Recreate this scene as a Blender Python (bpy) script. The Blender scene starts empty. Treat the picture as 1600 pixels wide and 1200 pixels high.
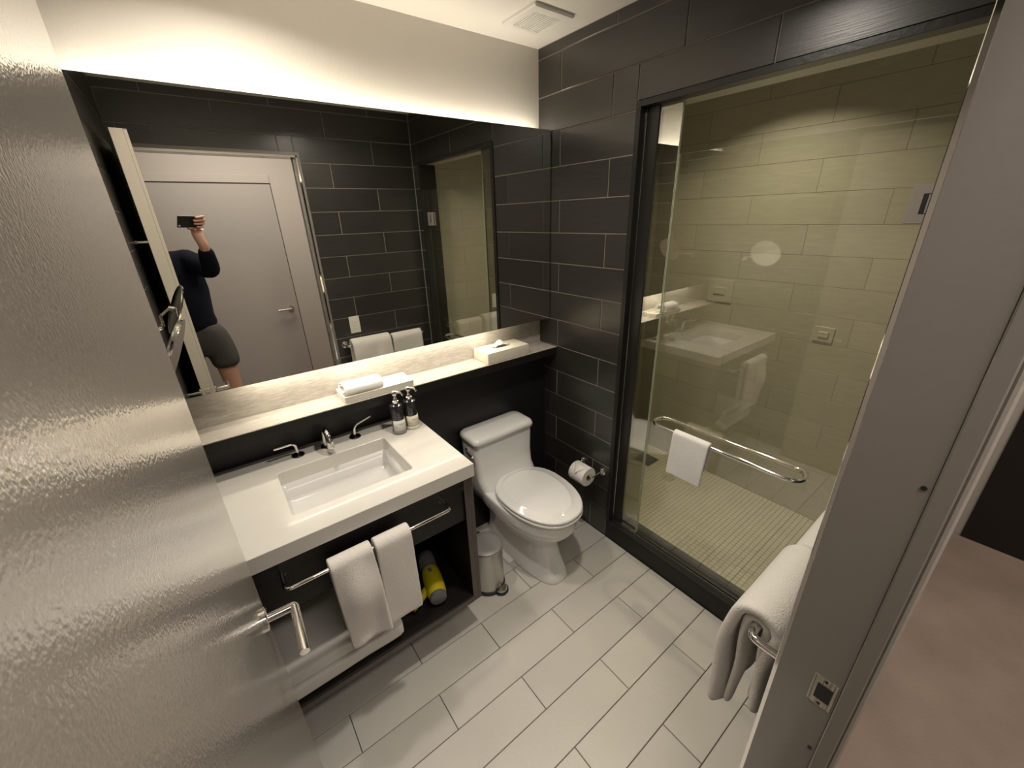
import bpy, bmesh, math, random
from mathutils import Vector, Matrix, noise
random.seed(7)
sc = bpy.context.scene
COL = sc.collection

# ------------------------------------------------------------------ camera
CX, CY, CZ = -1.5182, -1.7521, 1.7512
yaw, pitch, roll, FPX = -0.641, -0.3947, -0.032, 630.36
_f = Vector((-math.sin(yaw)*math.cos(pitch), math.cos(yaw)*math.cos(pitch), math.sin(pitch)))
_r0 = Vector((math.cos(yaw), math.sin(yaw), 0)); _u0 = _r0.cross(_f)
_r = math.cos(roll)*_r0 + math.sin(roll)*_u0
_u = -math.sin(roll)*_r0 + math.cos(roll)*_u0
cam = bpy.data.objects.new('camera', bpy.data.cameras.new('camera')); COL.objects.link(cam)
CAMM = Matrix(((_r.x, _u.x, -_f.x, CX), (_r.y, _u.y, -_f.y, CY), (_r.z, _u.z, -_f.z, CZ), (0, 0, 0, 1)))
cam.matrix_world = CAMM
cam.data.sensor_width = 36; cam.data.lens = FPX/1600*36; cam.data.clip_start = 0.005; cam.data.clip_end = 50
sc.camera = cam
# ------------------------------------------------------------------ world, exposure, lamps
w = bpy.data.worlds.new('world'); sc.world = w; w.use_nodes = True
w.node_tree.nodes['Background'].inputs[0].default_value = (.9, .88, .85, 1)
w.node_tree.nodes['Background'].inputs[1].default_value = 0.02
sc.view_settings.view_transform = 'Standard'; sc.view_settings.look = 'None'
sc.view_settings.gamma = 1; sc.view_settings.use_curve_mapping = False
sc.view_settings.exposure = 0.0
sc.cycles.use_denoising = True
sc.cycles.max_bounces = 10; sc.cycles.glossy_bounces = 6; sc.cycles.transparent_max_bounces = 16
sc.cycles.caustics_reflective = True; sc.cycles.sample_clamp_indirect = 6

def area(name, loc, sx, sy, power, color, rot=(0, 0, 0), shape='RECTANGLE', spread=180):
    l = bpy.data.lights.new(name, 'AREA'); l.shape = shape; l.size = sx; l.size_y = sy
    l.energy = power; l.color = color; l.spread = math.radians(spread)
    o = bpy.data.objects.new(name, l); COL.objects.link(o); o.location = loc; o.rotation_euler = rot
    return o
WARM = (1, .895, .745)
H = 2.4577
area('led_strip_upper_light', (-.85, -.030, 2.092), 1.66, .015, 2.9, WARM, (math.pi, 0, 0))
area('led_strip_lower_light', (-.93, -.060, 1.236), 1.10, .02, 2.4, WARM, (0, 0, 0), 'RECTANGLE', 150)
area('vanity_downlight_lamp', (-1.28, -.40, H-.004), .10, .10, 7.2, (1, .89, .75), (0, 0, 0), 'DISK', 150)
area('room_downlight_lamp', (-.72, -1.0, H-.004), .12, .12, 11, (1, .91, .80), (0, 0, 0), 'DISK', 150)
area('shower_downlight_lamp', (.56, -.78, 2.436), .09, .09, 7.5, (1, .90, .66), (0, 0, 0), 'DISK', 124)
area('hall_downlight_lamp', (-1.1, -2.15, 2.596), .9, .5, 26, (1, .91, .82))
area('hall_end_lamp', (.6, -2.3, 2.596), .9, .5, 28, (1, .88, .78))

# ------------------------------------------------------------------ materials
def mat(name, col, rough=.5, metal=0, spec=.5, bump=0, bscale=40, bstretch=(1, 1, 1), var=0, vscale=6, coat=0,
        sheen=0, vary_obj=0, detail=3, bdist=.01):
    m = bpy.data.materials.new(name); m.use_nodes = True; nt = m.node_tree; N = nt.nodes; K = nt.links
    b = N['Principled BSDF']; b.inputs['Base Color'].default_value = (*col, 1); b.inputs['Roughness'].default_value = rough
    b.inputs['Metallic'].default_value = metal; b.inputs['Specular IOR Level'].default_value = spec
    if coat: b.inputs['Coat Weight'].default_value = coat; b.inputs['Coat Roughness'].default_value = .05
    if sheen: b.inputs['Sheen Weight'].default_value = sheen
    tc = N.new('ShaderNodeTexCoord'); oi = N.new('ShaderNodeObjectInfo')
    ad = N.new('ShaderNodeVectorMath'); ad.operation = 'MULTIPLY_ADD'
    K.new(oi.outputs['Random'], ad.inputs[0]); ad.inputs[1].default_value = (37, 51, 23); K.new(tc.outputs['Object'], ad.inputs[2])
    if bump:
        mp = N.new('ShaderNodeMapping'); mp.inputs['Scale'].default_value = bstretch; K.new(ad.outputs[0], mp.inputs[0])
        n = N.new('ShaderNodeTexNoise'); n.inputs['Scale'].default_value = bscale; n.inputs['Detail'].default_value = detail
        K.new(mp.outputs[0], n.inputs['Vector'])
        bp = N.new('ShaderNodeBump'); bp.inputs['Strength'].default_value = bump; bp.inputs['Distance'].default_value = bdist
        K.new(n.outputs['Fac'], bp.inputs['Height']); K.new(bp.outputs[0], b.inputs['Normal'])
        if coat: K.new(bp.outputs[0], b.inputs['Coat Normal'])
    if var or vary_obj:
        mp2 = N.new('ShaderNodeMapping'); mp2.inputs['Scale'].default_value = bstretch; K.new(ad.outputs[0], mp2.inputs[0])
        n2 = N.new('ShaderNodeTexNoise'); n2.inputs['Scale'].default_value = vscale; n2.inputs['Detail'].default_value = 4
        K.new(mp2.outputs[0], n2.inputs['Vector'])
        r = N.new('ShaderNodeMapRange'); r.inputs['From Min'].default_value = .3; r.inputs['From Max'].default_value = .7
        r.inputs['To Min'].default_value = 1-var; r.inputs['To Max'].default_value = 1+var; K.new(n2.outputs['Fac'], r.inputs['Value'])
        r2 = N.new('ShaderNodeMapRange'); r2.inputs['To Min'].default_value = 1-vary_obj; r2.inputs['To Max'].default_value = 1+vary_obj
        K.new(oi.outputs['Random'], r2.inputs['Value'])
        mu = N.new('ShaderNodeMath'); mu.operation = 'MULTIPLY'; K.new(r.outputs[0], mu.inputs[0]); K.new(r2.outputs[0], mu.inputs[1])
        vm = N.new('ShaderNodeVectorMath'); vm.operation = 'SCALE'; vm.inputs[0].default_value = col; K.new(mu.outputs[0], vm.inputs['Scale'])
        K.new(vm.outputs[0], b.inputs['Base Color'])
    return m
def glass_mat(name, tint, refl, rough=0):
    m = bpy.data.materials.new(name); m.use_nodes = True; nt = m.node_tree; N = nt.nodes; K = nt.links
    N.remove(N['Principled BSDF']); t = N.new('ShaderNodeBsdfTransparent'); t.inputs[0].default_value = (*tint, 1)
    g = N.new('ShaderNodeBsdfGlossy'); g.inputs['Roughness'].default_value = rough; g.inputs[0].default_value = (1, 1, .97, 1)
    mx = N.new('ShaderNodeMixShader'); fr = N.new('ShaderNodeLayerWeight'); fr.inputs[0].default_value = .5
    mr = N.new('ShaderNodeMapRange'); mr.inputs['From Min'].default_value = 0; mr.inputs['From Max'].default_value = 1
    mr.inputs['To Min'].default_value = refl; mr.inputs['To Max'].default_value = 1
    pw = N.new('ShaderNodeMath'); pw.operation = 'POWER'; pw.inputs[1].default_value = 4
    K.new(fr.outputs['Facing'], pw.inputs[0]); K.new(pw.outputs[0], mr.inputs['Value']); K.new(mr.outputs[0], mx.inputs[0])
    K.new(t.outputs[0], mx.inputs[1]); K.new(g.outputs[0], mx.inputs[2]); K.new(mx.outputs[0], N['Material Output'].inputs[0])
    return m
def emis(name, col, s):
    m = bpy.data.materials.new(name); m.use_nodes = True; b = m.node_tree.nodes['Principled BSDF']
    b.inputs['Base Color'].default_value = (*col, 1); b.inputs['Emission Color'].default_value = (*col, 1); b.inputs['Emission Strength'].default_value = s
    return m
M = {}
M['floor_tile'] = mat('floor_tile', (.50, .48, .435), .42, var=.05, vscale=3, vary_obj=.05, bump=.08, bscale=60)
M['floor_grout'] = mat('floor_grout', (.11, .095, .08), .8)
M['black_tile'] = mat('black_tile', (.025, .0228, .0195), .31, spec=.85, bump=.12, bscale=9, bstretch=(28, 1.2, 28), var=.22, vscale=6, vary_obj=.18, bdist=.002)
M['black_tile_x'] = mat('black_tile_x', (.025, .0228, .0195), .31, spec=.85, bump=.12, bscale=9, bstretch=(1.2, 28, 28), var=.22, vscale=6, vary_obj=.18, bdist=.002)
M['light_grout'] = mat('light_grout', (.27, .245, .205), .8)
M['black_panel'] = mat('black_panel', (.010, .010, .010), .38, bump=.05, bscale=80)
M['black_frame'] = mat('black_frame', (.016, .015, .0135), .34, spec=.4, bump=.05, bscale=60)
M['black_stone'] = mat('black_stone', (.012, .011, .010), .42, spec=.3, bump=.05, bscale=50)
M['white_wall'] = mat('white_wall', (.74, .71, .65), .6, bump=.05, bscale=90)
M['ceiling_paint'] = mat('ceiling_paint', (.80, .77, .71), .65, bump=.04, bscale=90)
M['door_paint'] = mat('door_paint', (.245, .222, .192), .26, spec=.9, bump=.30, bscale=230, detail=1.0, coat=.6, bdist=.0012)
M['door_edge'] = mat('door_edge', (.62, .57, .49), .4, bump=.05, bscale=80)
M['jamb_paint'] = mat('jamb_paint', (.20, .182, .165), .25, spec=.7, bump=.06, bscale=90, coat=.3, bdist=.004)
M['chrome'] = mat('chrome', (.86, .85, .83), .06, 1)
M['brushed'] = mat('brushed', (.56, .54, .50), .24, 1, bump=.1, bscale=6, bstretch=(40, 40, 1))
M['dark_metal'] = mat('dark_metal', (.06, .06, .065), .3, 1)
M['mirror'] = mat('mirror', (.86, .86, .83), 0.0, 1)
M['bin_grey'] = mat('bin_grey', (.24, .235, .225), .45, .3)
M['hinge_grey'] = mat('hinge_grey', (.30, .275, .24), .5, .2)
M['rubber'] = mat('rubber', (.012, .012, .012), .5)
M['quartz'] = mat('quartz', (.63, .61, .56), .22, var=.035, vscale=5, coat=.2)
M['ceramic'] = mat('ceramic', (.74, .735, .71), .10, coat=.5)
M['ceramic_basin'] = mat('ceramic_basin', (.68, .675, .65), .12, coat=.4)
M['ledge_stone'] = mat('ledge_stone', (.42, .39, .34), .18, spec=.6, bump=.35, bscale=14, bstretch=(4, 30, 30), var=.16, vscale=7, bdist=.002)
M['dark_wood'] = mat('dark_wood', (.009, .0065, .0058), .42, spec=.35, bump=.1, bscale=10, bstretch=(2, 30, 30), var=.25, vscale=5, bdist=.003)
M['wood_edge'] = mat('wood_edge', (.075, .060, .052), .42, bump=.1, bscale=10, bstretch=(20, 20, 2), var=.15)
M['terry'] = mat('terry', (.66, .63, .585), .95, bump=.7, bscale=300, detail=2, sheen=.3, bdist=.003)
M['terry_bright'] = mat('terry_bright', (.80, .79, .77), .95, bump=.7, bscale=300, detail=2, sheen=.2, bdist=.003)
M['cream_box'] = mat('cream_box', (.72, .68, .55), .5)
M['tissue'] = mat('tissue', (.85, .84, .78), .9)
M['paper'] = mat('paper', (.74, .715, .68), .9, bump=.2, bscale=150)
M['card'] = mat('card', (.30, .22, .15), .8)
M['tray'] = mat('tray', (.74, .71, .62), .3)
M['label_white'] = mat('label_white', (.68, .66, .61), .5)
M['label_cream'] = mat('label_cream', (.70, .66, .54), .5)
M['label_ink'] = mat('label_ink', (.16, .15, .14), .6)
M['bottle_black'] = mat('bottle_black', (.018, .017, .018), .12, coat=.5)
M['bottle_glassy'] = mat('bottle_glassy', (.22, .21, .20), .12, coat=.5)
M['yellow_plastic'] = mat('yellow_plastic', (.50, .43, .015), .35)
M['grey_plastic'] = mat('grey_plastic', (.13, .125, .125), .45)
M['white_plastic'] = mat('white_plastic', (.70, .68, .60), .4)
M['shower_tile'] = mat('shower_tile', (.43, .405, .325), .38, bump=.08, bscale=10, bstretch=(3, 3, 20), var=.05, vscale=4, vary_obj=.05, bdist=.002)
M['shower_grout'] = mat('shower_grout', (.22, .20, .155), .8)
M['mosaic'] = mat('mosaic', (.52, .49, .38), .45, var=.04, vscale=10, vary_obj=.06)
M['mosaic_grout'] = mat('mosaic_grout', (.27, .245, .17), .8)
M['door_glass'] = glass_mat('door_glass', (.975, .975, .94), .10)
M['panel_glass'] = glass_mat('panel_glass', (.80, .80, .72), .33)
M['glass_edge'] = mat('glass_edge', (.42, .45, .33), .15, coat=.5)
M['hall_floor'] = mat('hall_floor', (.20, .155, .12), .75, var=.16, vscale=4, bump=.25, bscale=120)
M['hall_wall'] = mat('hall_wall', (.34, .31, .275), .65, bump=.05, bscale=90)
M['hall_door_paint'] = mat('hall_door_paint', (.30, .275, .25), .42, bump=.03, bscale=80)
M['hall_dark'] = mat('hall_dark', (.008, .006, .005), .4)
M['vent_white'] = mat('vent_white', (.78, .76, .71), .5)
M['lamp_white'] = emis('lamp_white', (1, .93, .8), 8)
M['led_white'] = emis('led_white', (1, .88, .68), 6)
M['skin'] = mat('skin', (.42, .23, .155), .55)
M['navy'] = mat('navy', (.0028, .0038, .009), .95, spec=.15, bump=.2, bscale=120)
M['shorts'] = mat('shorts', (.045, .042, .036), .9, bump=.2, bscale=90)
M['hair'] = mat('hair', (.03, .02, .014), .7, bump=.5, bscale=60)
M['phone_black'] = mat('phone_black', (.01, .01, .01), .3)
M['lens_glass'] = mat('lens_glass', (.35, .35, .4), .08, coat=1)
M['shoe'] = mat('shoe', (.03, .03, .032), .6)

# ------------------------------------------------------------------ helpers
def link(name, me, m, parent=None, loc=None):
    o = bpy.data.objects.new(name, me); COL.objects.link(o)
    if m is not None and len(me.materials) == 0:
        me.materials.append(M[m] if isinstance(m, str) else m)
    if parent is not None:
        o.parent = parent
        if loc is None: loc = (0, 0, 0)
    if loc is not None: o.location = loc
    return o
def fin(name, bm, m, parent=None, smooth=False, loc=None, angle=None):
    me = bpy.data.meshes.new(name); bmesh.ops.recalc_face_normals(bm, faces=bm.faces); bm.to_mesh(me); bm.free()
    if smooth or angle:
        for p in me.polygons: p.use_smooth = True
        if angle: me.set_sharp_from_angle(angle=math.radians(angle))
    o = link(name, me, m, parent, loc)
    return o
def rel(parent, o):
    "vertices were given in world space: keep them there under a parent that sits elsewhere"
    o.matrix_parent_inverse = Matrix.Translation(-Vector(parent.location)); return o
def tag(o, label, cat, group=None, kind=None):
    o['label'] = label; o['category'] = cat
    if group: o['group'] = group
    if kind: o['kind'] = kind
    return o
def empty(name, loc, label, cat, group=None, kind=None, rotz=0):
    o = bpy.data.objects.new(name, None); COL.objects.link(o); o.location = loc; o.rotation_euler = (0, 0, rotz)
    o.empty_display_size = .05
    return tag(o, label, cat, group, kind)
def box_bm(bm, a, b, bev=0, seg=2):
    a = Vector(a); b = Vector(b)
    r = bmesh.ops.create_cube(bm, size=1); vs = r['verts']
    bmesh.ops.scale(bm, verts=vs, vec=(b-a)); bmesh.ops.translate(bm, verts=vs, vec=(a+b)/2)
    if bev:
        es = list({e for v in vs for e in v.link_edges})
        bmesh.ops.bevel(bm, geom=es, offset=bev, segments=seg, profile=.6, affect='EDGES')
    return bm
def box(name, a, b, m, parent=None, bev=0, seg=2, smooth=False):
    "world-space corners"
    bm = bmesh.new(); off = Vector(parent.location) if parent is not None else Vector((0, 0, 0))
    if parent is not None and parent.parent is not None: off = off + Vector(parent.parent.location)
    box_bm(bm, Vector(a)-off, Vector(b)-off, bev, seg)
    return fin(name, bm, m, parent, angle=35 if bev else None)
def tube_bm(bm, pts, rad, n=12, closed=False, caps=True):
    pts = [Vector(p) for p in pts]; rads = rad if isinstance(rad, (list, tuple)) else [rad]*len(pts)
    rings = []; prev = None; L = len(pts)
    for i, p in enumerate(pts):
        if closed: t = pts[(i+1) % L]-pts[i-1]
        else: t = pts[min(i+1, L-1)]-pts[max(i-1, 0)]
        t.normalize()
        if prev is None:
            a = Vector((0, 0, 1)) if abs(t.z) < .9 else Vector((1, 0, 0)); x = t.cross(a).normalized()
        else: x = (prev-t*prev.dot(t)).normalized()
        prev = x; y = t.cross(x)
        rings.append([bm.verts.new(p+rads[i]*(math.cos(2*math.pi*k/n)*x+math.sin(2*math.pi*k/n)*y)) for k in range(n)])
    for i in range(L if closed else L-1):
        A, B = rings[i], rings[(i+1) % L]
        for k in range(n): bm.faces.new((A[k], A[(k+1) % n], B[(k+1) % n], B[k]))
    if caps and not closed:
        bm.faces.new(rings[0][::-1]); bm.faces.new(rings[-1])
    return bm
def arc_pts(pts, r, n=6):
    "polyline with rounded corners"
    P = [Vector(p) for p in pts]; out = [P[0]]
    for i in range(1, len(P)-1):
        a = (P[i-1]-P[i]); b = (P[i+1]-P[i]); d = min(r, a.length*.49, b.length*.49); a.normalize(); b.normalize()
        s = P[i]+a*d; e = P[i]+b*d
        for k in range(n+1):
            t = k/n; out.append((1-t)**2*s+2*t*(1-t)*P[i]+t*t*e)
    out.append(P[-1]); return out
def tube(name, pts, rad, m, parent=None, n=12, closed=False):
    bm = bmesh.new(); off = Vector(parent.location) if parent is not None else Vector((0, 0, 0))
    if parent is not None and parent.parent is not None: off = off + Vector(parent.parent.location)
    tube_bm(bm, [Vector(p)-off for p in pts], rad, n, closed)
    return fin(name, bm, m, parent, angle=50)
def lathe_bm(bm, prof, n=32, c=(0, 0, 0), axis='z'):
    rings = []
    for r, z in prof:
        ring = []
        for k in range(n):
            a = 2*math.pi*k/n; x, y = r*math.cos(a), r*math.sin(a)
            v = {'z': (x, y, z), 'y': (x, z, y), 'x': (z, x, y)}[axis]
            ring.append(bm.verts.new(Vector(v)+Vector(c)))
        rings.append(ring)
    for i in range(len(rings)-1):
        for k in range(n): bm.faces.new((rings[i][k], rings[i][(k+1) % n], rings[i+1][(k+1) % n], rings[i+1][k]))
    bm.faces.new(rings[0][::-1]); bm.faces.new(rings[-1])
    return bm
def lathe(name, prof, m, c, parent=None, n=32, axis='z'):
    bm = bmesh.new(); off = Vector(parent.location) if parent is not None else Vector((0, 0, 0))
    if parent is not None and parent.parent is not None: off = off + Vector(parent.parent.location)
    lathe_bm(bm, prof, n, Vector(c)-off, axis)
    return fin(name, bm, m, parent, angle=40)
def loft(name, rings, m, parent=None, cap=True, smooth=True, angle=None):
    bm = bmesh.new(); off = Vector(parent.location) if parent is not None else Vector((0, 0, 0))
    R = [[bm.verts.new(Vector(p)-off) for p in r] for r in rings]; n = len(R[0])
    for i in range(len(R)-1):
        for k in range(n): bm.faces.new((R[i][k], R[i][(k+1) % n], R[i+1][(k+1) % n], R[i+1][k]))
    if cap: bm.faces.new(R[0][::-1]); bm.faces.new(R[-1])
    return fin(name, bm, m, parent, smooth=smooth and not angle, angle=angle)
def mods(o, sub=0, solid=0, off=0):
    if solid:
        s = o.modifiers.new('solid', 'SOLIDIFY'); s.thickness = solid; s.offset = off
    if sub:
        s = o.modifiers.new('sub', 'SUBSURF'); s.levels = sub; s.render_levels = sub
    return o

# tile pieces: slab with eased edges; axis = outward normal direction
_tc = {}
def tile_mesh(w_, h_, t, axis, m):
    key = (round(w_, 4), round(h_, 4), round(t, 4), axis, m)
    if key in _tc: return _tc[key]
    e = min(.0015, w_/4, h_/4, t*.5); v = []
    for (dx, zz) in ((0, 0), (0, t-e), (e, t)):
        for sx, sy in ((-1, -1), (1, -1), (1, 1), (-1, 1)):
            a, b = sx*(w_/2-dx), sy*(h_/2-dx)
            if axis == 'z': v.append((a, b, zz))
            elif axis == '-x': v.append((-zz, a, b))
            elif axis == 'x': v.append((zz, a, b))
            elif axis == '-y': v.append((a, -zz, b))
            else: v.append((a, zz, b))
    f = [(3, 2, 1, 0), (8, 9, 10, 11)]
    for L in (0, 4):
        for k in range(4): f.append((L+k, L+(k+1) % 4, L+4+(k+1) % 4, L+4+k))
    me = bpy.data.meshes.new('tile'); me.from_pydata(v, [], f); me.materials.append(M[m])
    bm = bmesh.new(); bm.from_mesh(me); bmesh.ops.recalc_face_normals(bm, faces=bm.faces); bm.to_mesh(me); bm.free()
    _tc[key] = me; return me
def tile_rows(parent, axis, plane, z_lines, a0, a1, joint_of, holes, m, t=.006, gap=.003, name='tile', L=.605):
    """rows of running-bond tiles; z_lines ascending; joints at joint_of(row)+n*L; holes = [(a0,a1,z0,z1)] are cut out"""
    off = Vector(parent.location)
    for i in range(len(z_lines)-1):
        z0, z1 = z_lines[i], z_lines[i+1]; j = joint_of(i); xs = [a0]
        n0 = math.ceil((a0-j)/L-1e-6); x = j+n0*L
        while x < a1-1e-4:
            if x > a0+.004: xs.append(x)
            x += L
        xs.append(a1)
        for k in range(len(xs)-1):
            rects = [(xs[k], xs[k+1], z0, z1)]
            for (ha, hb, hc, hd) in holes:
                nr = []
                for (a, b, c, d) in rects:
                    if hb <= a or ha >= b or hd <= c or hc >= d: nr.append((a, b, c, d)); continue
                    if a < ha: nr.append((a, ha, c, d))
                    if hb < b: nr.append((hb, b, c, d))
                    aa, bb = max(a, ha), min(b, hb)
                    if c < hc: nr.append((aa, bb, c, hc))
                    if hd < d: nr.append((aa, bb, hd, d))
                rects = nr
            for (a, b, c, d) in rects:
                if b-a < .012 or d-c < .008: continue
                me = tile_mesh(b-a-gap, d-c-gap, t, axis, m)
                p = {'z': ((a+b)/2, (c+d)/2, plane), '-x': (plane, (a+b)/2, (c+d)/2), 'x': (plane, (a+b)/2, (c+d)/2),
                     '-y': ((a+b)/2, plane, (c+d)/2), 'y': ((a+b)/2, plane, (c+d)/2)}[axis]
                link(name, me, None, parent, Vector(p)-off)

# ================================================================== SETTING
GAPD = .006
LW = -1.70      # left wall face
FW = -1.65      # front wall (door wall) face, bathroom side
HW = -1.762     # hall side of that wall
JX = -.82       # right jamb reveal
JL = -1.655     # left jamb
OT = 2.142      # opening top
# ---- floor
fl = box('floor', (-1.75, -1.762, -.12), (.16, .02, -GAPD), 'floor_grout')
tag(fl, 'pale grey plank-tiled bathroom floor with dark joints', 'floor', kind='structure')
fy, fd = -.5912, .1517
ys = sorted([fy-k*fd for k in range(-4, 8)]); ys = [max(min(y, -.05), FW-.122) for y in ys]; ys = sorted(set(ys))
def fj(i):
    yc = (ys[i]+ys[i+1])/2; k = math.floor((fy-yc)/fd+1e-6)
    return (-.572 if k % 2 else -.2725)-.6054*4
tile_rows(fl, 'z', -GAPD, ys, -1.70, -.001, fj, [], 'floor_tile', t=GAPD, gap=.0028, L=.6054)
# ---- ceiling
cl = box('ceiling', (-1.75, -1.66, H), (.02, .05, H+.1), 'ceiling_paint')
tag(cl, 'smooth white bathroom ceiling', 'ceiling', kind='structure')
# ---- back wall (white above the mirror, black below the ledge)
wb = box('wall_back', (-1.75, 0, -.05), (1.20, .10, H+.05), 'white_wall')
tag(wb, 'white painted wall above the wide mirror', 'wall', kind='structure')
pp = box('lower_panel', (-1.70, -.05, 0), (-.0, 0, 1.03), 'black_panel', wb); pp['label'] = 'glossy black panel below the ledge'
# ---- right wall with shower opening
OY0, OY1, OZ = -.5825, -1.560, 2.1432
TW = .125
wr = bpy.data.objects.new('wall_right', None); COL.objects.link(wr)
tag(wr, 'black plank-tiled wall around the shower opening', 'wall', kind='structure')
t_ = .003
bm = bmesh.new()
box_bm(bm, (t_, OY0, 0), (TW, 0, H)); box_bm(bm, (t_, OY1, OZ), (TW, OY0, H)); box_bm(bm, (t_, -1.66, 0), (TW, OY1, H))
fin('grout_backing', bm, 'light_grout', wr)
zr = [2.2637-k*.1498 for k in range(-1, 15)]; zr = sorted([z for z in zr if z > 0]+[0.0, H])
def rj(i):
    zc = (zr[i]+zr[i+1])/2; k = math.floor((2.2637-zc)/.1498)
    return -.46-4*.6054 if k % 2 == 0 else -.157-4*.6054
tile_rows(wr, '-x', t_, zr, -1.644, -.0005, rj, [(OY1, OY0, -.1, OZ)], 'black_tile', t=t_, gap=.0042, L=.6054)
# ---- left wall
wl = box('wall_left', (-1.80, -1.66, 0), (LW-.003, 0, H), 'light_grout')
tag(wl, 'black tiled wall behind the open door', 'wall', kind='structure')
tile_rows(wl, 'x', LW-.003, zr, -1.65, -.0005, rj, [], 'black_tile', t=t_, gap=.0042, L=.6054)
# ---- front wall (door wall)
wf = bpy.data.objects.new('wall_front', None); COL.objects.link(wf)
tag(wf, 'black tiled wall beside the doorway, seen in the mirror', 'wall', kind='structure')
bm = bmesh.new()
box_bm(bm, (JX+.012, HW+.012, 0), (1.60, FW-.003, 2.60)); box_bm(bm, (-2.60, HW+.012, 0), (JL-.012, FW-.003, 2.60)); box_bm(bm, (JL-.012, HW+.012, OT+.01), (JX+.012, FW-.003, 2.60))
fin('grout_backing', bm, 'light_grout', wf)
bm = bmesh.new()
box_bm(bm, (JX+.03, HW, 0), (1.56, HW+.012, 2.60)); box_bm(bm, (-2.60, HW, 0), (JL-.03, HW+.012, 2.60)); box_bm(bm, (JL-.03, HW, OT+.03), (JX+.03, HW+.012, 2.60))
p = fin('hall_side_plaster', bm, 'hall_wall', wf); p['label'] = 'grey painted hall side'
def fjn(i):
    zc = (zr[i]+zr[i+1])/2; k = math.floor((2.2637-zc)/.1498)
    return (-.30 if k % 2 == 0 else -.0)-4*.6054
tile_rows(wf, 'y', FW-.003, zr, LW, -.0005, fjn, [(JL-.004, JX+.004, -.1, OT+.004)], 'black_tile_x', t=t_, gap=.0042, L=.6054)
# ---- shower shell
SX, SY1, SH = 1.05, -1.64, 2.44
def shower_wall(name, a, b, label):
    o = box(name, a, b, 'shower_grout'); return tag(o, label, 'wall', kind='structure')
zs = [2.2637-k*.1498 for k in range(-1, 15)]; zs = sorted([z for z in zs if z > 0]+[0.0])
wsb = shower_wall('wall_shower_back', (SX+.003, -1.70, 0), (SX+.1, .0, SH), 'beige tiled long wall inside the shower')
def sj(i): return (-.905 if i % 2 == 0 else -.60)-4*.6054
tile_rows(wsb, '-x', SX+.003, zs, SY1, -.001, sj, [], 'shower_tile', t=.0012, gap=.0018, L=.6054)
wsl = bpy.data.objects.new('wall_shower_left', None); COL.objects.link(wsl)
tag(wsl, 'beige tiled short wall at the far left end of the shower', 'wall', kind='structure')
bm = bmesh.new(); box_bm(bm, (TW, -.004, 0), (SX+.01, -.0003, SH)); fin('grout_backing', bm, 'shower_grout', wsl)
tile_rows(wsl, '-y', -.004, zs, TW+.004, SX, lambda i: (.4 if i % 2 else .7)-2*.6054, [], 'shower_tile', t=.0012, gap=.0018, L=.6054)
wsp = bpy.data.objects.new('wall_shower_inner', None); COL.objects.link(wsp)
tag(wsp, 'beige tiled inner face of the shower partition', 'wall', kind='structure')
bm = bmesh.new()
box_bm(bm, (TW, OY0, 0), (TW+.004, -.001, SH)); box_bm(bm, (TW, OY1, OZ), (TW+.004, OY0, SH)); box_bm(bm, (TW, -1.65, 0), (TW+.004, OY1, SH))
fin('grout_backing', bm, 'shower_grout', wsp)
tile_rows(wsp, 'x', TW+.004, zs, SY1, -.012, sj, [(OY1-.001, OY0+.001, -.1, OZ)], 'shower_tile', t=.0012, gap=.0018, L=.6054)
wse = shower_wall('wall_shower_end', (TW, SY1-.012, 0), (SX+.01, SY1-.006, SH), 'beige tiled end wall of the shower behind the door jamb')
tile_rows(wse, 'y', SY1-.006, zs, TW+.012, SX, lambda i: (.4 if i % 2 else .7)-2*.6054, [], 'shower_tile', t=.0012, gap=.0018, L=.6054)
cs = box('ceiling', (TW-.02, -1.70, SH), (SX+.1, .01, SH+.08), 'ceiling_paint'); tag(cs, 'lower ceiling over the shower stall', 'ceiling', kind='structure')
sf = box('floor', (TW-.01, -1.68, -.1), (SX+.05, 0, .008), 'mosaic_grout'); tag(sf, 'beige mosaic shower floor behind the glass', 'floor', kind='structure')
# mosaic: the nearest 300 as parts, the rest one part
cell = .0254; cells = []
yy = -.006
while yy-cell > SY1:
    xx = TW+.004
    while xx+cell < SX:
        cx_, cy_ = xx+cell/2, yy-cell/2
        if not (.775 < cx_ < .915 and -.34 < cy_ < -.19): cells.append((cx_, cy_))
        xx += cell
    yy -= cell
cells.sort(key=lambda c: (c[0]-CX)**2+(c[1]-CY)**2)
mt = tile_mesh(cell-.0014, cell-.0030, .0022, 'z', 'mosaic')
vis = [c for c in cells if c[1] > -1.42][:300]; rest = [c for c in cells if c not in set(vis)]
for (a, b) in vis: link('mosaic_tile', mt, None, sf, (a, b, .008))
vv, ff = [], []
for (a, b) in rest:
    k = len(vv)
    for zz, q in ((.008, 0), (.0102, .0006)):
        vv += [(a-.0120+q, b-.0112+q, zz), (a+.0120-q, b-.0112+q, zz), (a+.0120-q, b+.0112-q, zz), (a-.0120+q, b+.0112-q, zz)]
    ff += [(k+4, k+5, k+6, k+7)]+[(k+m, k+(m+1) % 4, k+4+(m+1) % 4, k+4+m) for m in range(4)]
me = bpy.data.meshes.new('mosaic_field'); me.from_pydata(vv, [], ff); o = link('mosaic_field', me, 'mosaic', sf)
o['kind'] = 'stuff'
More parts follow.
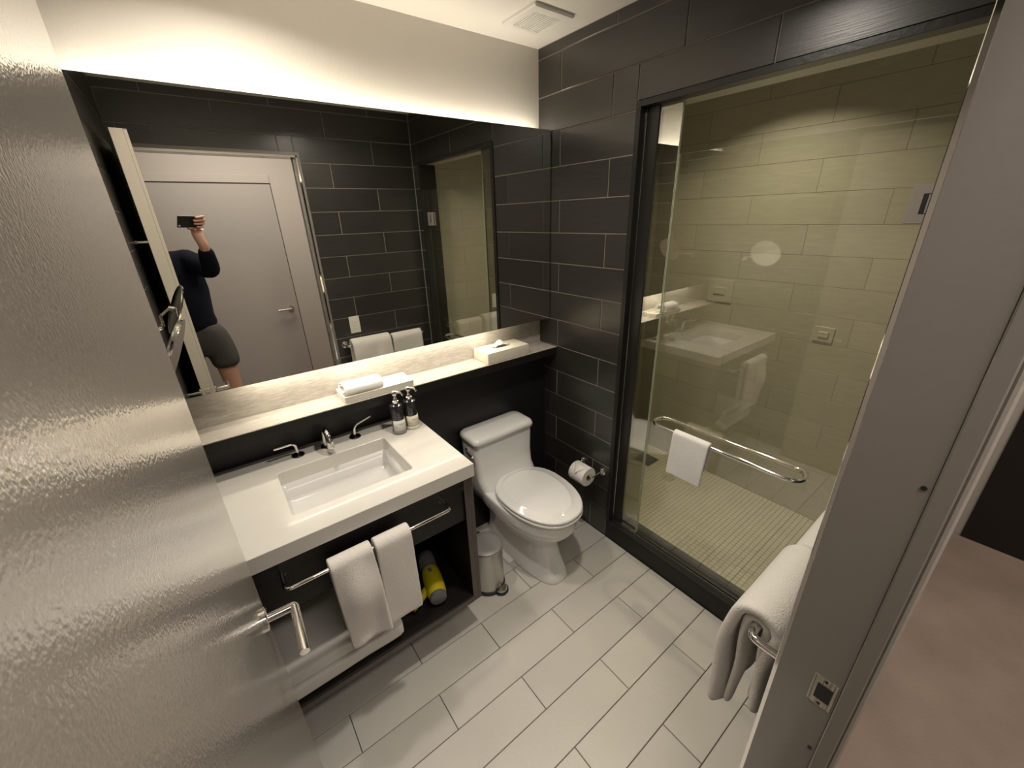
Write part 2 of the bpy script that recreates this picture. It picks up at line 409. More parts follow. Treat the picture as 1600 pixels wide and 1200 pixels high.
# ---- hall
hf = box('floor', (-2.62, -3.2, -.1), (1.60, -1.762, -.002), 'hall_floor'); tag(hf, 'brown worn hall floor outside the doorway', 'floor', kind='structure')
hc = box('ceiling', (-2.62, -3.2, 2.60), (1.60, -1.66, 2.70), 'ceiling_paint'); tag(hc, 'white ceiling of the hall outside', 'ceiling', kind='structure')
hb = box('wall_hall_opposite', (-2.62, -3.0, 0), (1.60, -2.88, 2.60), 'hall_wall'); tag(hb, 'grey hall wall across from the doorway, seen in the mirror', 'wall', kind='structure')
he = box('wall_hall_end', (1.56, -2.88, 0), (1.66, -1.66, 2.60), 'hall_wall'); tag(he, 'grey strip of wall at the far end of the hall', 'wall', kind='structure')
hl = box('wall_hall_left', (-2.72, -2.88, 0), (-2.60, -1.66, 2.60), 'hall_wall'); tag(hl, 'grey wall closing the near end of the hall', 'wall', kind='structure')

# ---- door frame (trim)
tr = empty('trim_1', (0, 0, 0), 'grey painted metal door frame around the doorway', 'door frame', kind='structure')
SY = -1.737
bm = bmesh.new(); box_bm(bm, (JX, SY, 0), (JX+.03, FW+.006, OT), .0015, 1); fin('jamb', bm, 'jamb_paint', tr, angle=30)
bm = bmesh.new(); box_bm(bm, (JX-.004, -1.7585, 0), (JX+.03, SY+.0005, OT), .002, 1); fin('door_stop', bm, 'jamb_paint', tr, angle=30)
bm = bmesh.new(); box_bm(bm, (JX+.001, -1.768, 0), (JX+.05, -1.7582, OT+.04), .003, 1); p = fin('casing', bm, 'hall_wall', tr, angle=30)
bm = bmesh.new(); box_bm(bm, (JL-.03, HW-.002, 0), (JL, FW+.006, OT), .0015, 1); fin('jamb', bm, 'jamb_paint', tr, angle=30)
bm = bmesh.new(); box_bm(bm, (JL-.03, HW-.002, OT), (JX+.03, FW+.006, OT+.03), .0015, 1); fin('head_jamb', bm, 'jamb_paint', tr, angle=30)
bm = bmesh.new()
box_bm(bm, (JX+.001, FW+.004, 0), (JX+.013, FW+.012, OT+.010), .001, 1); box_bm(bm, (JL-.013, FW+.004, OT-.001), (JX+.013, FW+.012, OT+.011), .001, 1)
p = fin('edge_trim', bm, 'chrome', tr, angle=30); p['label'] = 'polished metal edge strip'
# strike plate
sp = box('strike_plate', (JX-.0012, -1.733, .913), (JX+.001, -1.697, .983), 'brushed', tr, .0006, 1)
box('latch_hole', (JX-.0018, -1.728, .929), (JX-.0010, -1.705, .966), 'rubber', sp)
for z in (.919, .977): lathe('screw', [(.0026, 0), (.0026, .0008)], 'dark_metal', (JX-.0019, -1.715, z), sp, 10, 'x')
for (yy, zz) in ((-1.728, 1.40), (-1.728, .80)):
    lathe('rubber_bumper', [(.0035, 0), (.003, .002)], 'rubber', (JX-.002, yy, zz), tr, 12, 'x')

# ================================================================== BATHROOM DOOR
dr = empty('door_1', (-1.618, -1.648, 0), 'open grey-beige painted door at the left with chrome lever', 'door', kind='structure')
DX0, DX1, DY0, DY1, DT = -1.647, -1.5908, -1.645, -.8665, 2.12
bm = bmesh.new(); box_bm(bm, Vector((DX0, DY0, .012))-dr.location, Vector((DX1, DY1-.002, DT))-dr.location, .0015, 1)
fin('door_leaf', bm, 'door_paint', dr, angle=30)
p = box('edge_strip', (DX0+.001, DY1-.002, .013), (DX1-.013, DY1, DT-.001), 'door_edge', dr, .0005, 1); p['label'] = 'pale door edge'
p = box('edge_strip', (DX1-.012, DY1-.004, .013), (DX1-.001, DY1-.0012, DT-.004), 'door_edge', dr, .0005, 1); p['label'] = 'pale rebated strip of door edge'
lp = box('latch_plate', (DX0+.014, DY1-.001, .925), (DX1-.020, DY1+.0012, .995), 'brushed', dr, .0005, 1)
box('latch_bolt', (DX0+.021, DY1, .948), (DX1-.027, DY1+.010, .970), 'chrome', lp, .002, 2)
LY, LZ = -.930, .962
def lever(sign, x0):
    lathe('rose', [(.0255, 0), (.0255, .007*sign), (.023, .009*sign), (.012, .0095*sign)], 'chrome', (x0, LY, LZ), dr, 32, 'x')
    tube('lever', arc_pts([(x0, LY, LZ), (x0+sign*.060, LY, LZ), (x0+sign*.060, LY-.118, LZ-.012)], .005, 4), .0095, 'chrome', dr, 20)
lever(1, DX1); lever(-1, DX0)
tube('coat_hook', [(DX0-.0005, -1.02, 1.69), (DX0-.045, -1.02, 1.69)], .006, 'chrome', dr)
lathe('hook_knob', [(.006, 0), (.010, -.002), (.010, -.007), (.004, -.009)], 'chrome', (DX0-.045+.004, -1.02, 1.69), dr, 16, 'x')
for z in (.25, 1.06, 1.87):
    tube('hinge', [(-1.649, -1.641, z-.05), (-1.649, -1.641, z+.05)], .007, 'brushed', dr)

_c = Vector((DX1, DY1, 0))
dr.matrix_world = Matrix.Translation(_c) @ Matrix.Rotation(math.radians(-2.4), 4, 'Z') @ Matrix.Translation(-_c) @ Matrix.Translation(dr.location)
# ================================================================== MIRROR
m_, zt, zb = .0953, 2.1225, 1.215
mr = empty('wall_mirror', (-.85, 0, zb), 'wide frameless wall mirror with light glowing above and below', 'mirror')
box('mirror_glass', (-1.699, -m_, zb), (-.004, -m_+.005, zt), 'mirror', mr)
box('backing_cabinet', (-1.698, -m_+.0052, zb+.035), (-.016, -.0005, zt-.045), 'black_panel', mr)
box('light_strip', (-1.66, -.045, zt-.0445), (-.06, -.025, zt-.038), 'led_white', mr)
box('light_strip', (-1.56, -.070, zb+.0285), (-.24, -.050, zb+.0345), 'led_white', mr)
box('side_trim', (-.0155, -m_+.0052, zb), (-.004, -.0005, zt), 'rubber', mr)

# ================================================================== LEDGE
L_, zl = .1535, 1.0622
lg = empty('stone_ledge', (-.85, 0, zl), 'long beige stone ledge lit from above under the mirror', 'ledge')
box('ledge_slab', (-1.699, -L_, zl-.005), (-.002, -.0, zl), 'ledge_stone', lg, .0015, 1)
box('backsplash', (-1.699, -.012, zl), (-.002, -.0005, zb+.034), 'ledge_stone', lg)
p_ = box('front_face', (-1.699, -L_+.0003, zl-.045), (-.002, -.0505, zl-.0052), 'black_stone', lg)
p_['label'] = 'black face under the ledge'

# ================================================================== VANITY
ZC = .892
X0, X1, Y0, Y1 = -1.698, -.868, -.622, -.051
vt = empty('vanity_cabinet', (-1.28, -.33, .176), 'dark wood floating vanity cabinet with an open lower shelf', 'cabinet')
def vb(n, a, b, m='dark_wood', bev=.001): return box(n, a, b, m, vt, bev, 1)
p = vb('side_panel', (X1-.018, -.602, .176), (X1, Y1-.001, .832), 'wood_edge'); p['label'] = 'brown right side panel'
vb('side_lining', (X1-.040, -.599, .177), (X1-.0182, Y1-.001, .831)); vb('edge_band', (X1-.040, -.602, .177), (X1-.0182, -.5992, .831), 'wood_edge', 0)
vb('edge_band', (X0+.036, -.6035, .177), (X1-.0405, -.6022, .203), 'wood_edge', 0)
vb('side_panel', (X0+.001, -.602, .176), (X0+.035, Y1-.001, .832))
vb('bottom_panel', (X0+.036, -.602, .176), (X1-.0405, Y1-.001, .212))
vb('back_panel', (X0+.036, -.075, .213), (X1-.0405, Y1-.001, .831))
vb('top_rail', (X0+.036, -.600, .775), (X1-.0405, -.57, .832))
vb('apron_panel', (X0+.036, -.590, .625), (X1-.0405, -.565, .774))
ct = empty('countertop', (-1.28, -.33, ZC-.055), 'thick white quartz countertop with an undermount basin', 'countertop')
def ring(x0, x1, y0, y1, z, r=.0, n=5):
    out = []
    for (cx, cy, a0) in ((x1-r, y1-r, 0), (x0+r, y1-r, 90), (x0+r, y0+r, 180), (x1-r, y0+r, 270)):
        for k in range(n):
            a = math.radians(a0+90*k/(n-1)); out.append((cx+r*math.cos(a), cy+r*math.sin(a), z))
    return out
BX0, BX1, BY0, BY1 = -1.470, -1.060, -.502, -.207
o_ = ct.location
loft('slab', [ring(BX0, BX1, BY0, BY1, ZC-.055, .012), ring(X0, X1, Y0, Y1, ZC-.055, .001), ring(X0, X1, Y0, Y1, ZC-.0015, .001),
              ring(X0+.0015, X1-.0015, Y0+.0015, Y1-.0015, ZC, .001), ring(BX0-.002, BX1+.002, BY0-.002, BY1+.002, ZC, .014),
              ring(BX0, BX1, BY0, BY1, ZC-.002, .012), ring(BX0, BX1, BY0, BY1, ZC-.055, .012)], 'quartz', ct, cap=False, angle=30)
me = bpy.data.meshes.new('basin'); bs = link('basin', me, 'ceramic_basin', ct); bm = bmesh.new()
rr = [ring(BX0-.010, BX1+.010, BY0-.010, BY1+.010, ZC-.0555, .02), ring(BX0+.001, BX1-.001, BY0+.001, BY1-.001, ZC-.0545, .014),
      ring(BX0+.004, BX1-.004, BY0+.004, BY1-.004, ZC-.118, .018), ring(BX0+.009, BX1-.009, BY0+.009, BY1-.009, ZC-.130, .020),
      ring(BX0+.020, BX1-.020, BY0+.020, BY1-.020, ZC-.135, .022), ring(BX0+.12, BX1-.12, BY0+.09, BY1-.09, ZC-.139, .02)]
R = [[bm.verts.new(Vector(p)-o_) for p in r] for r in rr]; n = len(R[0])
for i in range(len(R)-1):
    for k in range(n): bm.faces.new((R[i][k], R[i][(k+1) % n], R[i+1][(k+1) % n], R[i+1][k]))
bm.faces.new(R[-1]); bmesh.ops.recalc_face_normals(bm, faces=bm.faces); bm.to_mesh(me); bm.free()
for pl in me.polygons: pl.use_smooth = True
mods(bs, solid=.008, off=-1)
# faucet: three pieces that belong together
fc = empty('basin_faucet', (-1.27, -.125, ZC), 'chrome three-piece basin faucet behind the sink', 'faucet')
for x in (-1.378, -1.269, -1.152):
    lathe('escutcheon', [(.024, 0), (.024, .003), (.022, .0045), (.008, .005)], 'dark_metal', (x, -.118, ZC), fc, 28)  # chrome discs; the black they mirror is put into the dark colour
tube('lever_handle', arc_pts([(-1.378, -.118, ZC+.003), (-1.380, -.120, ZC+.056), (-1.456, -.128, ZC+.060)], .020, 6), .0055, 'chrome', fc, 14)
tube('lever_handle', arc_pts([(-1.152, -.118, ZC+.003), (-1.150, -.118, ZC+.052), (-1.072, -.108, ZC+.070)], .022, 6), .0055, 'chrome', fc, 14)
sp_pts = []; sp_r = []
for k in range(25):
    t = k/24; a = math.pi*t*.93
    y = -.118-.046*(1-math.cos(a)); z = ZC+.004+.030*min(1, t*5)+.058*math.sin(a)**.8 if 0 < t < 1 else ZC+.004+.030*min(1, t*5)
    sp_pts.append((-1.269, y, z)); sp_r.append(.013-.0035*abs(math.sin(a)) if t < .5 else .0095+.0035*t)
tube('spout', sp_pts, sp_r, 'chrome', fc, 20)
# towel bar on vanity
tb = empty('towel_bar', (-1.27, -.60, .79), 'chrome towel bar across the front of the vanity', 'towel bar')
BY, BZ = -.668, .778
tube('bar', arc_pts([(-1.545, -.589, BZ-.004), (-1.545, BY, BZ-.004), (-1.005, BY, BZ), (-1.005, -.589, BZ)], .016, 5), .0065, 'chrome', tb, 14)
for x in (-1.545, -1.005): lathe('mount', [(.015, 0), (.015, -.006), (.008, -.007)], 'dark_metal', (x, -.590, BZ-.002), tb, 20, 'y')

# ---- towels
def drape(name, axis, u0, u1, c, zc, front, back, r, m, label, cat='towel', group=None, thick=.012, folds=.006, seed=0, nu=14, taper=0, skew=0, side=-1, parent=None, bulge=0):
    """cloth over a bar. axis 'x' or 'y' = bar direction; u0..u1 along the bar; c = bar's other coordinate; side = direction of the front drop"""
    path = []
    nf = 12
    for k in range(nf): path.append((side*r, -front*(1-k/nf)))
    for k in range(7):
        a = math.pi*k/6; path.append((side*r*math.cos(a), r*math.sin(a)))
    for k in range(1, nf+1): path.append((-side*r, -back*k/nf))
    bm = bmesh.new(); G = []
    for i, (d, z) in enumerate(path):
        row = []
        for j in range(nu+1):
            t = j/nu; dep = max(0, -z)
            u = u0+(u1-u0)*t; mid = (u0+u1)/2
            u = mid+(u-mid)*(1-taper*dep)+skew*dep
            n1 = noise.noise(Vector((u*9+seed, dep*4, seed*1.7)))
            n2 = math.sin(u*55+seed*2+dep*5)*.5
            dd = (n1*1.4+n2*.5)*folds*min(1, dep*8)*(1 if z < 0 else 0)
            dd += side*bulge*math.sin(min(1, dep/.3)*math.pi)*(1 if d*side > 0 else 0)*math.sin(math.pi*t)
            zz = zc+z+noise.noise(Vector((u*6, seed, 3)))*.004*(1 if dep > .01 else 0)
            if axis == 'x': row.append(bm.verts.new((u, c+d+dd, zz)))
            else: row.append(bm.verts.new((c+d+dd, u, zz)))
        G.append(row)
    for i in range(len(G)-1):
        for j in range(nu): bm.faces.new((G[i][j], G[i][j+1], G[i+1][j+1], G[i+1][j]))
    o = fin(name, bm, m, parent, smooth=True)
    mods(o, 2, thick, 0)
    if parent is None: tag(o, label, cat, group)
    return o
drape('hand_towel', 'x', -1.428, -1.296, BY, BZ, .355, .30, .020, 'terry', 'white hand towel hanging rumpled on the vanity bar, left one', group='hand towels on the vanity bar', thick=.020, folds=.028, seed=2, taper=-.10, skew=.03, bulge=.020)
drape('hand_towel', 'x', -1.288, -1.166, BY, BZ, .335, .28, .020, 'terry', 'smooth white hand towel on the vanity bar, next to the hair dryer', group='hand towels on the vanity bar', thick=.020, folds=.004, seed=5, taper=0, bulge=.008, skew=.0)
# folded towels on the vanity shelf
def cushion(name, a, b, m, bev, seed, amp, label=None, cat=None, parent=None):
    bm = bmesh.new(); box_bm(bm, a, b); bmesh.ops.subdivide_edges(bm, edges=bm.edges, cuts=9, use_grid_fill=True)
    A, B = Vector(a), Vector(b); c = (A+B)/2; h = (B-A)/2
    for v in bm.verts:
        q = Vector(((v.co.x-c.x)/h.x, (v.co.y-c.y)/h.y, (v.co.z-c.z)/h.z))
        s = Vector([math.copysign(min(abs(x), 1), x) for x in q])
        k = max(0, abs(q.x)-.8)+max(0, abs(q.y)-.8)
        v.co.z = c.z+q.z*h.z*(1-k*bev)
        v.co += Vector((noise.noise(v.co*7+Vector((seed, 0, 0))), noise.noise(v.co*7+Vector((0, seed, 0))), .6*noise.noise(v.co*6+Vector((0, 0, seed)))))*amp*(1 if q.z > -.9 else 0)
    o = fin(name, bm, m, parent, smooth=True); mods(o, 1)
    if label: tag(o, label, cat)
    return o
ft = empty('folded_bath_towel', (-1.43, -.34, .213), 'thick folded white towel inside the left of the vanity shelf', 'towel')
for k in range(2):
    a = Vector((-1.655+.004*k, -.585+.01*k, .2145+.062*k)); b = Vector((-1.215-.05*k, -.12, .2145+.062*(k+1)-.003))
    cushion('towel_fold', a-ft.location, b-ft.location, 'terry', .9, 3+k, .008, parent=ft)
# hair dryer
hd = empty('hair_dryer', (-1.04, -.48, .214), 'yellow hair dryer with grey ends lying on the vanity shelf', 'hair dryer')
ax0 = Vector((-1.000, -.335, .262)); ax1 = Vector((-1.052, -.560, .262)); dv = (ax1-ax0)
def axtube(name, ts, rs, m, parent): return tube(name, [ax0+dv*t for t in ts], rs, m, parent, 24)
axtube('barrel', [.30, .36, .5, .7, .85, .93], [.036, .040, .0425, .043, .041, .037], 'yellow_plastic', hd)
axtube('nozzle', [-.10, -.09, .05, .20, .31], [.036, .038, .034, .034, .037], 'grey_plastic', hd)
axtube('air_intake', [.925, .94, .99, 1.0], [.036, .0365, .035, .030], 'grey_plastic', hd)
for t in (.02, .10, .18): axtube('nozzle_rib', [t, t+.02], [.0375, .0375], 'grey_plastic', hd)
tube('handle', [ax0+dv*.62, ax0+dv*.62+Vector((-.05, -.012, -.010)), ax0+dv*.62+Vector((-.125, -.045, -.020))], [.020, .019, .017], 'yellow_plastic', hd, 16)
box('switch', ax0+dv*.45+Vector((-.010, -.012, .0395)), ax0+dv*.45+Vector((.004, .012, .0435)), 'grey_plastic', hd, .001)
tube('power_cord', arc_pts([ax0+dv*.62+Vector((-.125, -.045, -.025)), (-1.20, -.50, .222), (-1.17, -.36, .219), (-1.08, -.30, .219), (-1.12, -.22, .219)], .04, 5), .003, 'grey_plastic', hd, 8)

# ---- soap bottles
def bottle(x, y, label, base, lab, sq):
    b = empty('pump_bottle', (x, y, ZC), label, 'soap bottle', 'pump bottles at the counter end')
    lathe('base_ring', [(.0300, 0), (.0310, .002), (.0310, .012), (.0285, .014)], base, (x, y, ZC+.0003), b, 32)
    lathe('bottle_body', [(.0275, .0142), (.0280, .016), (.0280, .128), (.0265, .1325), (.014, .135), (.011, .137), (.011, .142)], 'bottle_black', (x, y, ZC), b, 32)
    a0, a1 = math.radians(-160), math.radians(-10); bm = bmesh.new(); n = 16; R = []
    for zz in (.016, .066):
        R.append([bm.verts.new((.0285*math.cos(a0+(a1-a0)*k/n), .0285*math.sin(a0+(a1-a0)*k/n), zz)) for k in range(n+1)])
    for k in range(n): bm.faces.new((R[0][k], R[0][k+1], R[1][k+1], R[1][k]))
    lb = fin('bottle_label', bm, lab, b, smooth=True); lb['label'] = 'pale paper label'; mods(lb, solid=.0006)
    bm = bmesh.new()
    for zz, wd, th in ((.049, .62, .0016), (.0445, .40, .0013)):
        R = []
        for z2 in (zz, zz+th):
            R.append([bm.verts.new((.0290*math.cos(math.radians(-85)+wd*(k/6-.5)*1.6), .0290*math.sin(math.radians(-85)+wd*(k/6-.5)*1.6), z2)) for k in range(7)])
        for k in range(6): bm.faces.new((R[0][k], R[0][k+1], R[1][k+1], R[1][k]))
    fin('label_print', bm, 'label_ink', lb)
    lathe('pump_collar', [(.0125, .1355), (.0135, .138), (.0135, .150), (.009, .153), (.0075, .160)], 'chrome', (x, y, ZC), b, 24)
    lathe('pump_cap', [(.006, .158), (.0055, .172), (.011, .178), (.012, .186), (.009, .194), (.003, .196)], 'chrome', (x, y, ZC), b, 24)
    tube('pump_nozzle', arc_pts([(x, y, ZC+.187), (x+.022, y-.012, ZC+.188), (x+.030, y-.017, ZC+.172)], .010, 4), .0042, 'chrome', b, 12)
bottle(-.985, -.205, 'dark pump bottle with white label and grey base, nearer the sink', 'bottle_glassy', 'label_white', 0)
bottle(-.922, -.200, 'dark pump bottle with cream label and cream base, at the counter end', 'cream_box', 'label_cream', 0)

# ---- tray, towel, tissue box on ledge
ty = empty('amenity_tray', (-1.02, -.085, zl), 'white shallow tray on the lit ledge', 'tray')
tx0, tx1, ty0, ty1 = -1.170, -.868, -.150, -.022; h = .028
bm = bmesh.new()
o2 = Vector(ty.location)
loft('tray_body', [ring(tx0+.006, tx1-.006, ty0+.006, ty1-.006, zl+.006, .003), ring(tx0+.006, tx1-.006, ty0+.006, ty1-.006, zl+h, .003), ring(tx0, tx1, ty0, ty1, zl+h, .004), ring(tx0+.002, tx1-.002, ty0+.002, ty1-.002, zl+.0003, .004)], 'tray', ty, cap=True, angle=30)
bm.free()
rt = empty('rolled_washcloth', (-1.07, -.086, zl+.0065), 'bright white rolled washcloth lying in the left of the tray', 'washcloth')
def spiral_roll(name, x0, x1, cy, cz, ry, rz, m, parent, seed):
    bm = bmesh.new(); turns = 2.3; n = 64; G = []
    for j in range(15):
        t = j/14; x = x0+(x1-x0)*t; row = []
        for k in range(n+1):
            a = turns*2*math.pi*k/n; s = 1-.30*(1-k/n)*turns/1.0*.9
            s = max(.25, s); e = noise.noise(Vector((x*14, a, seed)))*.0016
            row.append(bm.verts.new((x+.004*math.sin(a*1.0+seed)*(1 if j in (0, 14) else 0), cy+(ry*s+e)*math.cos(a+2.2), cz+(rz*s+e)*math.sin(a+2.2))))
        G.append(row)
    for j in range(14):
        for k in range(n): bm.faces.new((G[j][k], G[j][k+1], G[j+1][k+1], G[j+1][k]))
    off = Vector(parent.location)
    bmesh.ops.translate(bm, verts=bm.verts, vec=-off)
    o = fin(name, bm, m, parent, smooth=True); mods(o, 1, .007, 0); return o
spiral_roll('cloth_roll', -1.160, -1.002, -.088, zl+.0415, .050, .0305, 'terry_bright', rt, 1)
tbx = empty('tissue_box', (-.333, -.080, zl), 'flat cream tissue box on the right of the ledge', 'tissue box')
box('box_body', (-.466, -.149, zl+.0003), (-.200, -.014, zl+.056), 'cream_box', tbx, .003, 2)
bm = bmesh.new(); lathe_bm(bm, [(1, 0), (1, .0006)], 32); bmesh.ops.scale(bm, verts=bm.verts, vec=(.055, .016, 1)); bmesh.ops.translate(bm, verts=bm.verts, vec=Vector((-.335, -.082, zl+.0561))-tbx.location)
fin('slot', bm, 'grey_plastic', tbx)
bm = bmesh.new(); G = []
for i in range(9):
    row = []
    for j in range(9):
        u, v = i/8-.5, j/8-.5; z = .042*(1-abs(u)*1.5)*(1-abs(v)*1.2); z = max(0, z)
        row.append(bm.verts.new((u*.085+.010*noise.noise(Vector((i*.6, j*.6, 1))), v*.036+.012*noise.noise(Vector((i*.7, j*.5, 4))), .0562+z+.004*noise.noise(Vector((i, j, 2))))))
    G.append(row)
for i in range(8):
    for j in range(8): bm.faces.new((G[i][j], G[i][j+1], G[i+1][j+1], G[i+1][j]))
bmesh.ops.translate(bm, verts=bm.verts, vec=(-.345+.333, 0, 0))
mods(fin('tissue_sheet', bm, 'tissue', tbx, smooth=True), 1, .0008)

# ================================================================== TOILET
TX = -.425
tl = empty('toilet', (TX, -.40, 0), 'white one-piece toilet beside the vanity', 'toilet')
def egg(z, w, yb, yf, p=2.3, n=40, cx=TX, bk=1.5):
    out = []; ym = yb+(yf-yb)*.42
    for k in range(n):
        a = 2*math.pi*k/n; c, s = math.cos(a), math.sin(a)
        x = math.copysign(abs(c)**(2/p), c)*w
        if s >= 0: y = ym+(yb-ym)*abs(s)**(2/(p*bk))
        else: y = ym+(yf-ym)*abs(s)**(2/2.05)
        out.append((cx+x, y, z))
    return out
loft('bowl', [egg(0, .112, -.10, -.662, 3.2), egg(.012, .112, -.10, -.662, 3.2), egg(.05, .107, -.10, -.645, 3.2), egg(.11, .100, -.10, -.612, 3.0), egg(.18, .098, -.10, -.592, 2.8),
              egg(.235, .104, -.10, -.594, 2.6), egg(.262, .122, -.10, -.618, 2.5), egg(.283, .148, -.10, -.652, 2.4), egg(.303, .168, -.10, -.682, 2.35), egg(.330, .179, -.10, -.700, 2.3), egg(.360, .181, -.10, -.703, 2.3), egg(.388, .180, -.10, -.702, 2.3), egg(.398, .178, -.10, -.700, 2.3), egg(.402, .172, -.105, -.692, 2.3)], 'ceramic', tl)
def rrect(z, hw, y0, y1, r, cx=TX, n=6, bow=0):
    x0, x1 = cx-hw, cx+hw; out = []
    for (px, py, a0) in ((x1-r, y1-r, 0), (x0+r, y1-r, 90), (x0+r, y0+r, 180), (x1-r, y0+r, 270)):
        for k in range(n):
            a = math.radians(a0+90*k/(n-1)); X = px+r*math.cos(a); Y = py+r*math.sin(a)
            if a0 >= 180: Y -= bow*(1-((X-cx)/hw)**2)
            out.append((X, Y, z))
    return out
loft('tank', [rrect(.30, .150, -.26, -.060, .05, bow=.02), rrect(.37, .176, -.285, -.055, .045, bow=.025), rrect(.41, .180, -.262, -.055, .040, bow=.015), rrect(.45, .183, -.226, -.055, .034, bow=.01), rrect(.52, .187, -.212, -.055, .030), rrect(.655, .191, -.210, -.055, .028), rrect(.662, .190, -.209, -.056, .027)], 'ceramic', tl)
loft('tank_lid', [rrect(.663, .190, -.212, -.053, .026), rrect(.665, .198, -.220, -.051, .030), rrect(.682, .199, -.222, -.051, .030), rrect(.696, .195, -.214, -.052, .032), rrect(.703, .184, -.195, -.056, .034), rrect(.706, .15, -.16, -.070, .034)], 'ceramic', tl)
SXT = TX+.014
loft('seat_ring', [egg(.403, .184, -.235, -.712, 2.3, cx=SXT, bk=1.08), egg(.407, .187, -.232, -.717, 2.3, cx=SXT, bk=1.08), egg(.419, .187, -.232, -.717, 2.3, cx=SXT, bk=1.08), egg(.422, .183, -.235, -.712, 2.3, cx=SXT, bk=1.08)], 'ceramic', tl)
loft('seat_lid', [egg(.4245, .182, -.230, -.711, 2.3, cx=SXT, bk=1.08), egg(.428, .186, -.228, -.716, 2.3, cx=SXT, bk=1.08), egg(.438, .185, -.229, -.714, 2.3, cx=SXT, bk=1.08), egg(.4415, .179, -.235, -.705, 2.3, cx=SXT, bk=1.08), egg(.4405, .150, -.255, -.665, 2.2, cx=SXT, bk=1.08), egg(.4440, .147, -.257, -.662, 2.2, cx=SXT, bk=1.08), egg(.4455, .138, -.265, -.650, 2.2, cx=SXT, bk=1.08), egg(.446, .05, -.40, -.55, 2.0, cx=SXT, bk=1.08)], 'ceramic', tl)
for s in (-1, 1): lathe('bolt_cap', [(.014, 0), (.014, .008), (.009, .014), (.003, .016)], 'ceramic', (TX+s*.125, -.33, 0.0), tl, 20)
box('foot_flange', (TX-.145, -.40, 0), (TX+.145, -.10, .010), 'ceramic', tl, .004)
lathe('flush_mount', [(.012, 0), (.012, -.010), (.008, -.012)], 'chrome', (TX-.190, -.135, .620), tl, 16, 'x')
tube('flush_lever', arc_pts([(TX-.198, -.135, .620), (TX-.207, -.150, .620), (TX-.207, -.205, .612)], .008, 3), .006, 'chrome', tl, 12)
tube('supply_pipe', arc_pts([(TX-.235, -.052, .16), (TX-.235, -.10, .16), (TX-.20, -.11, .33)], .03, 4), .005, 'chrome', tl, 10)

# ================================================================== WASTE BIN
wbx, wby, wh = -.722, -.428, .272
bn = empty('pedal_bin', (wbx, wby, 0), 'small brushed steel pedal bin between vanity and toilet', 'waste bin')
lathe('bin_body', [(.080, .022), (.080, wh-.024), (.0815, wh-.022), (.0815, wh-.016), (.078, wh-.014)], 'brushed', (wbx, wby, 0), bn, 40)
lathe('base_ring', [(.083, .0005), (.085, .003), (.085, .018), (.081, .022)], 'rubber', (wbx, wby, 0), bn, 40)
lathe('bin_lid', [(.0815, wh-.0155), (.083, wh-.013), (.083, wh-.008), (.080, wh-.005), (.055, wh-.002), (.01, wh-.001)], 'bin_grey', (wbx, wby, 0), bn, 40)
box('hinge_block', (wbx-.02, wby+.078, wh-.04), (wbx+.02, wby+.095, wh-.008), 'rubber', bn, .003)
pa = math.radians(-72); pd = Vector((math.cos(pa), math.sin(pa), 0)); pn = Vector((-pd.y, pd.x, 0)); pc = Vector((wbx, wby, 0))
bm = bmesh.new(); R = []
for zz, sc_ in ((.010, .96), (.013, 1), (.019, 1), (.023, .9)):
    R.append([bm.verts.new(pd*(.082+.030*sc_*math.sin(math.pi*k/12))+pn*(.030*sc_*math.cos(math.pi*k/12))+Vector((0, 0, zz))) for k in range(13)])
for i in range(3):
    for k in range(12): bm.faces.new((R[i][k], R[i][k+1], R[i+1][k+1], R[i+1][k]))
    bm.faces.new((R[i][12], R[i][0], R[i+1][0], R[i+1][12]))
bm.faces.new(R[0]); bm.faces.new(R[-1]); fin('pedal', bm, 'chrome', bn, angle=40)
bm = bmesh.new(); R = []
for zz in (.0005, .009):
    R.append([bm.verts.new(pd*(.080+.038*math.sin(math.pi*k/12))+pn*(.038*math.cos(math.pi*k/12))+Vector((0, 0, zz))) for k in range(13)])
for k in range(12): bm.faces.new((R[0][k], R[0][k+1], R[1][k+1], R[1][k]))
bm.faces.new((R[0][12], R[0][0], R[1][0], R[1][12])); bm.faces.new(R[0]); bm.faces.new(R[1]); fin('pedal_foot', bm, 'rubber', bn)

# ================================================================== TOILET ROLL
hp = empty('paper_holder', (0, -.46, .42), 'chrome toilet paper holder on the black tiled wall', 'paper holder')
for y in (-.535, -.385):
    lathe('rosette', [(.021, 0), (.021, -.006), (.018, -.009), (.008, -.010)], 'chrome', (0, y, .420), hp, 24, 'x')
    tube('arm', [(-.008, y, .420), (-.092, y, .420)], .006, 'chrome', hp, 14)
tube('spindle', [(-.084, -.53, .420), (-.084, -.39, .420)], .007, 'chrome', hp, 14)
rl = empty('toilet_roll', (-.086, -.46, .42), 'white toilet roll with folded end on the chrome holder', 'toilet roll')
bm = bmesh.new(); n = 40
P4 = [(.020, -.052), (.020, .052), (.0530, .052), (.0545, .050), (.0545, -.050), (.0530, -.052)]
R = [[bm.verts.new((r*math.cos(2*math.pi*k/n), y, r*math.sin(2*math.pi*k/n)-.012)) for k in range(n)] for r, y in P4]
for i in range(6):
    A, B = R[i], R[(i+1) % 6]
    for k in range(n): bm.faces.new((A[k], A[(k+1) % n], B[(k+1) % n], B[k]))
fin('paper_roll', bm, 'paper', rl, angle=40)
bm = bmesh.new(); n = 28; P4 = [(.0175, -.0525), (.0175, .0525), (.0198, .0525), (.0198, -.0525)]
R = [[bm.verts.new((r*math.cos(2*math.pi*k/n), y, r*math.sin(2*math.pi*k/n)-.012)) for k in range(n)] for r, y in P4]
for i in range(4):
    A, B = R[i], R[(i+1) % 4]
    for k in range(n): bm.faces.new((A[k], A[(k+1) % n], B[(k+1) % n], B[k]))
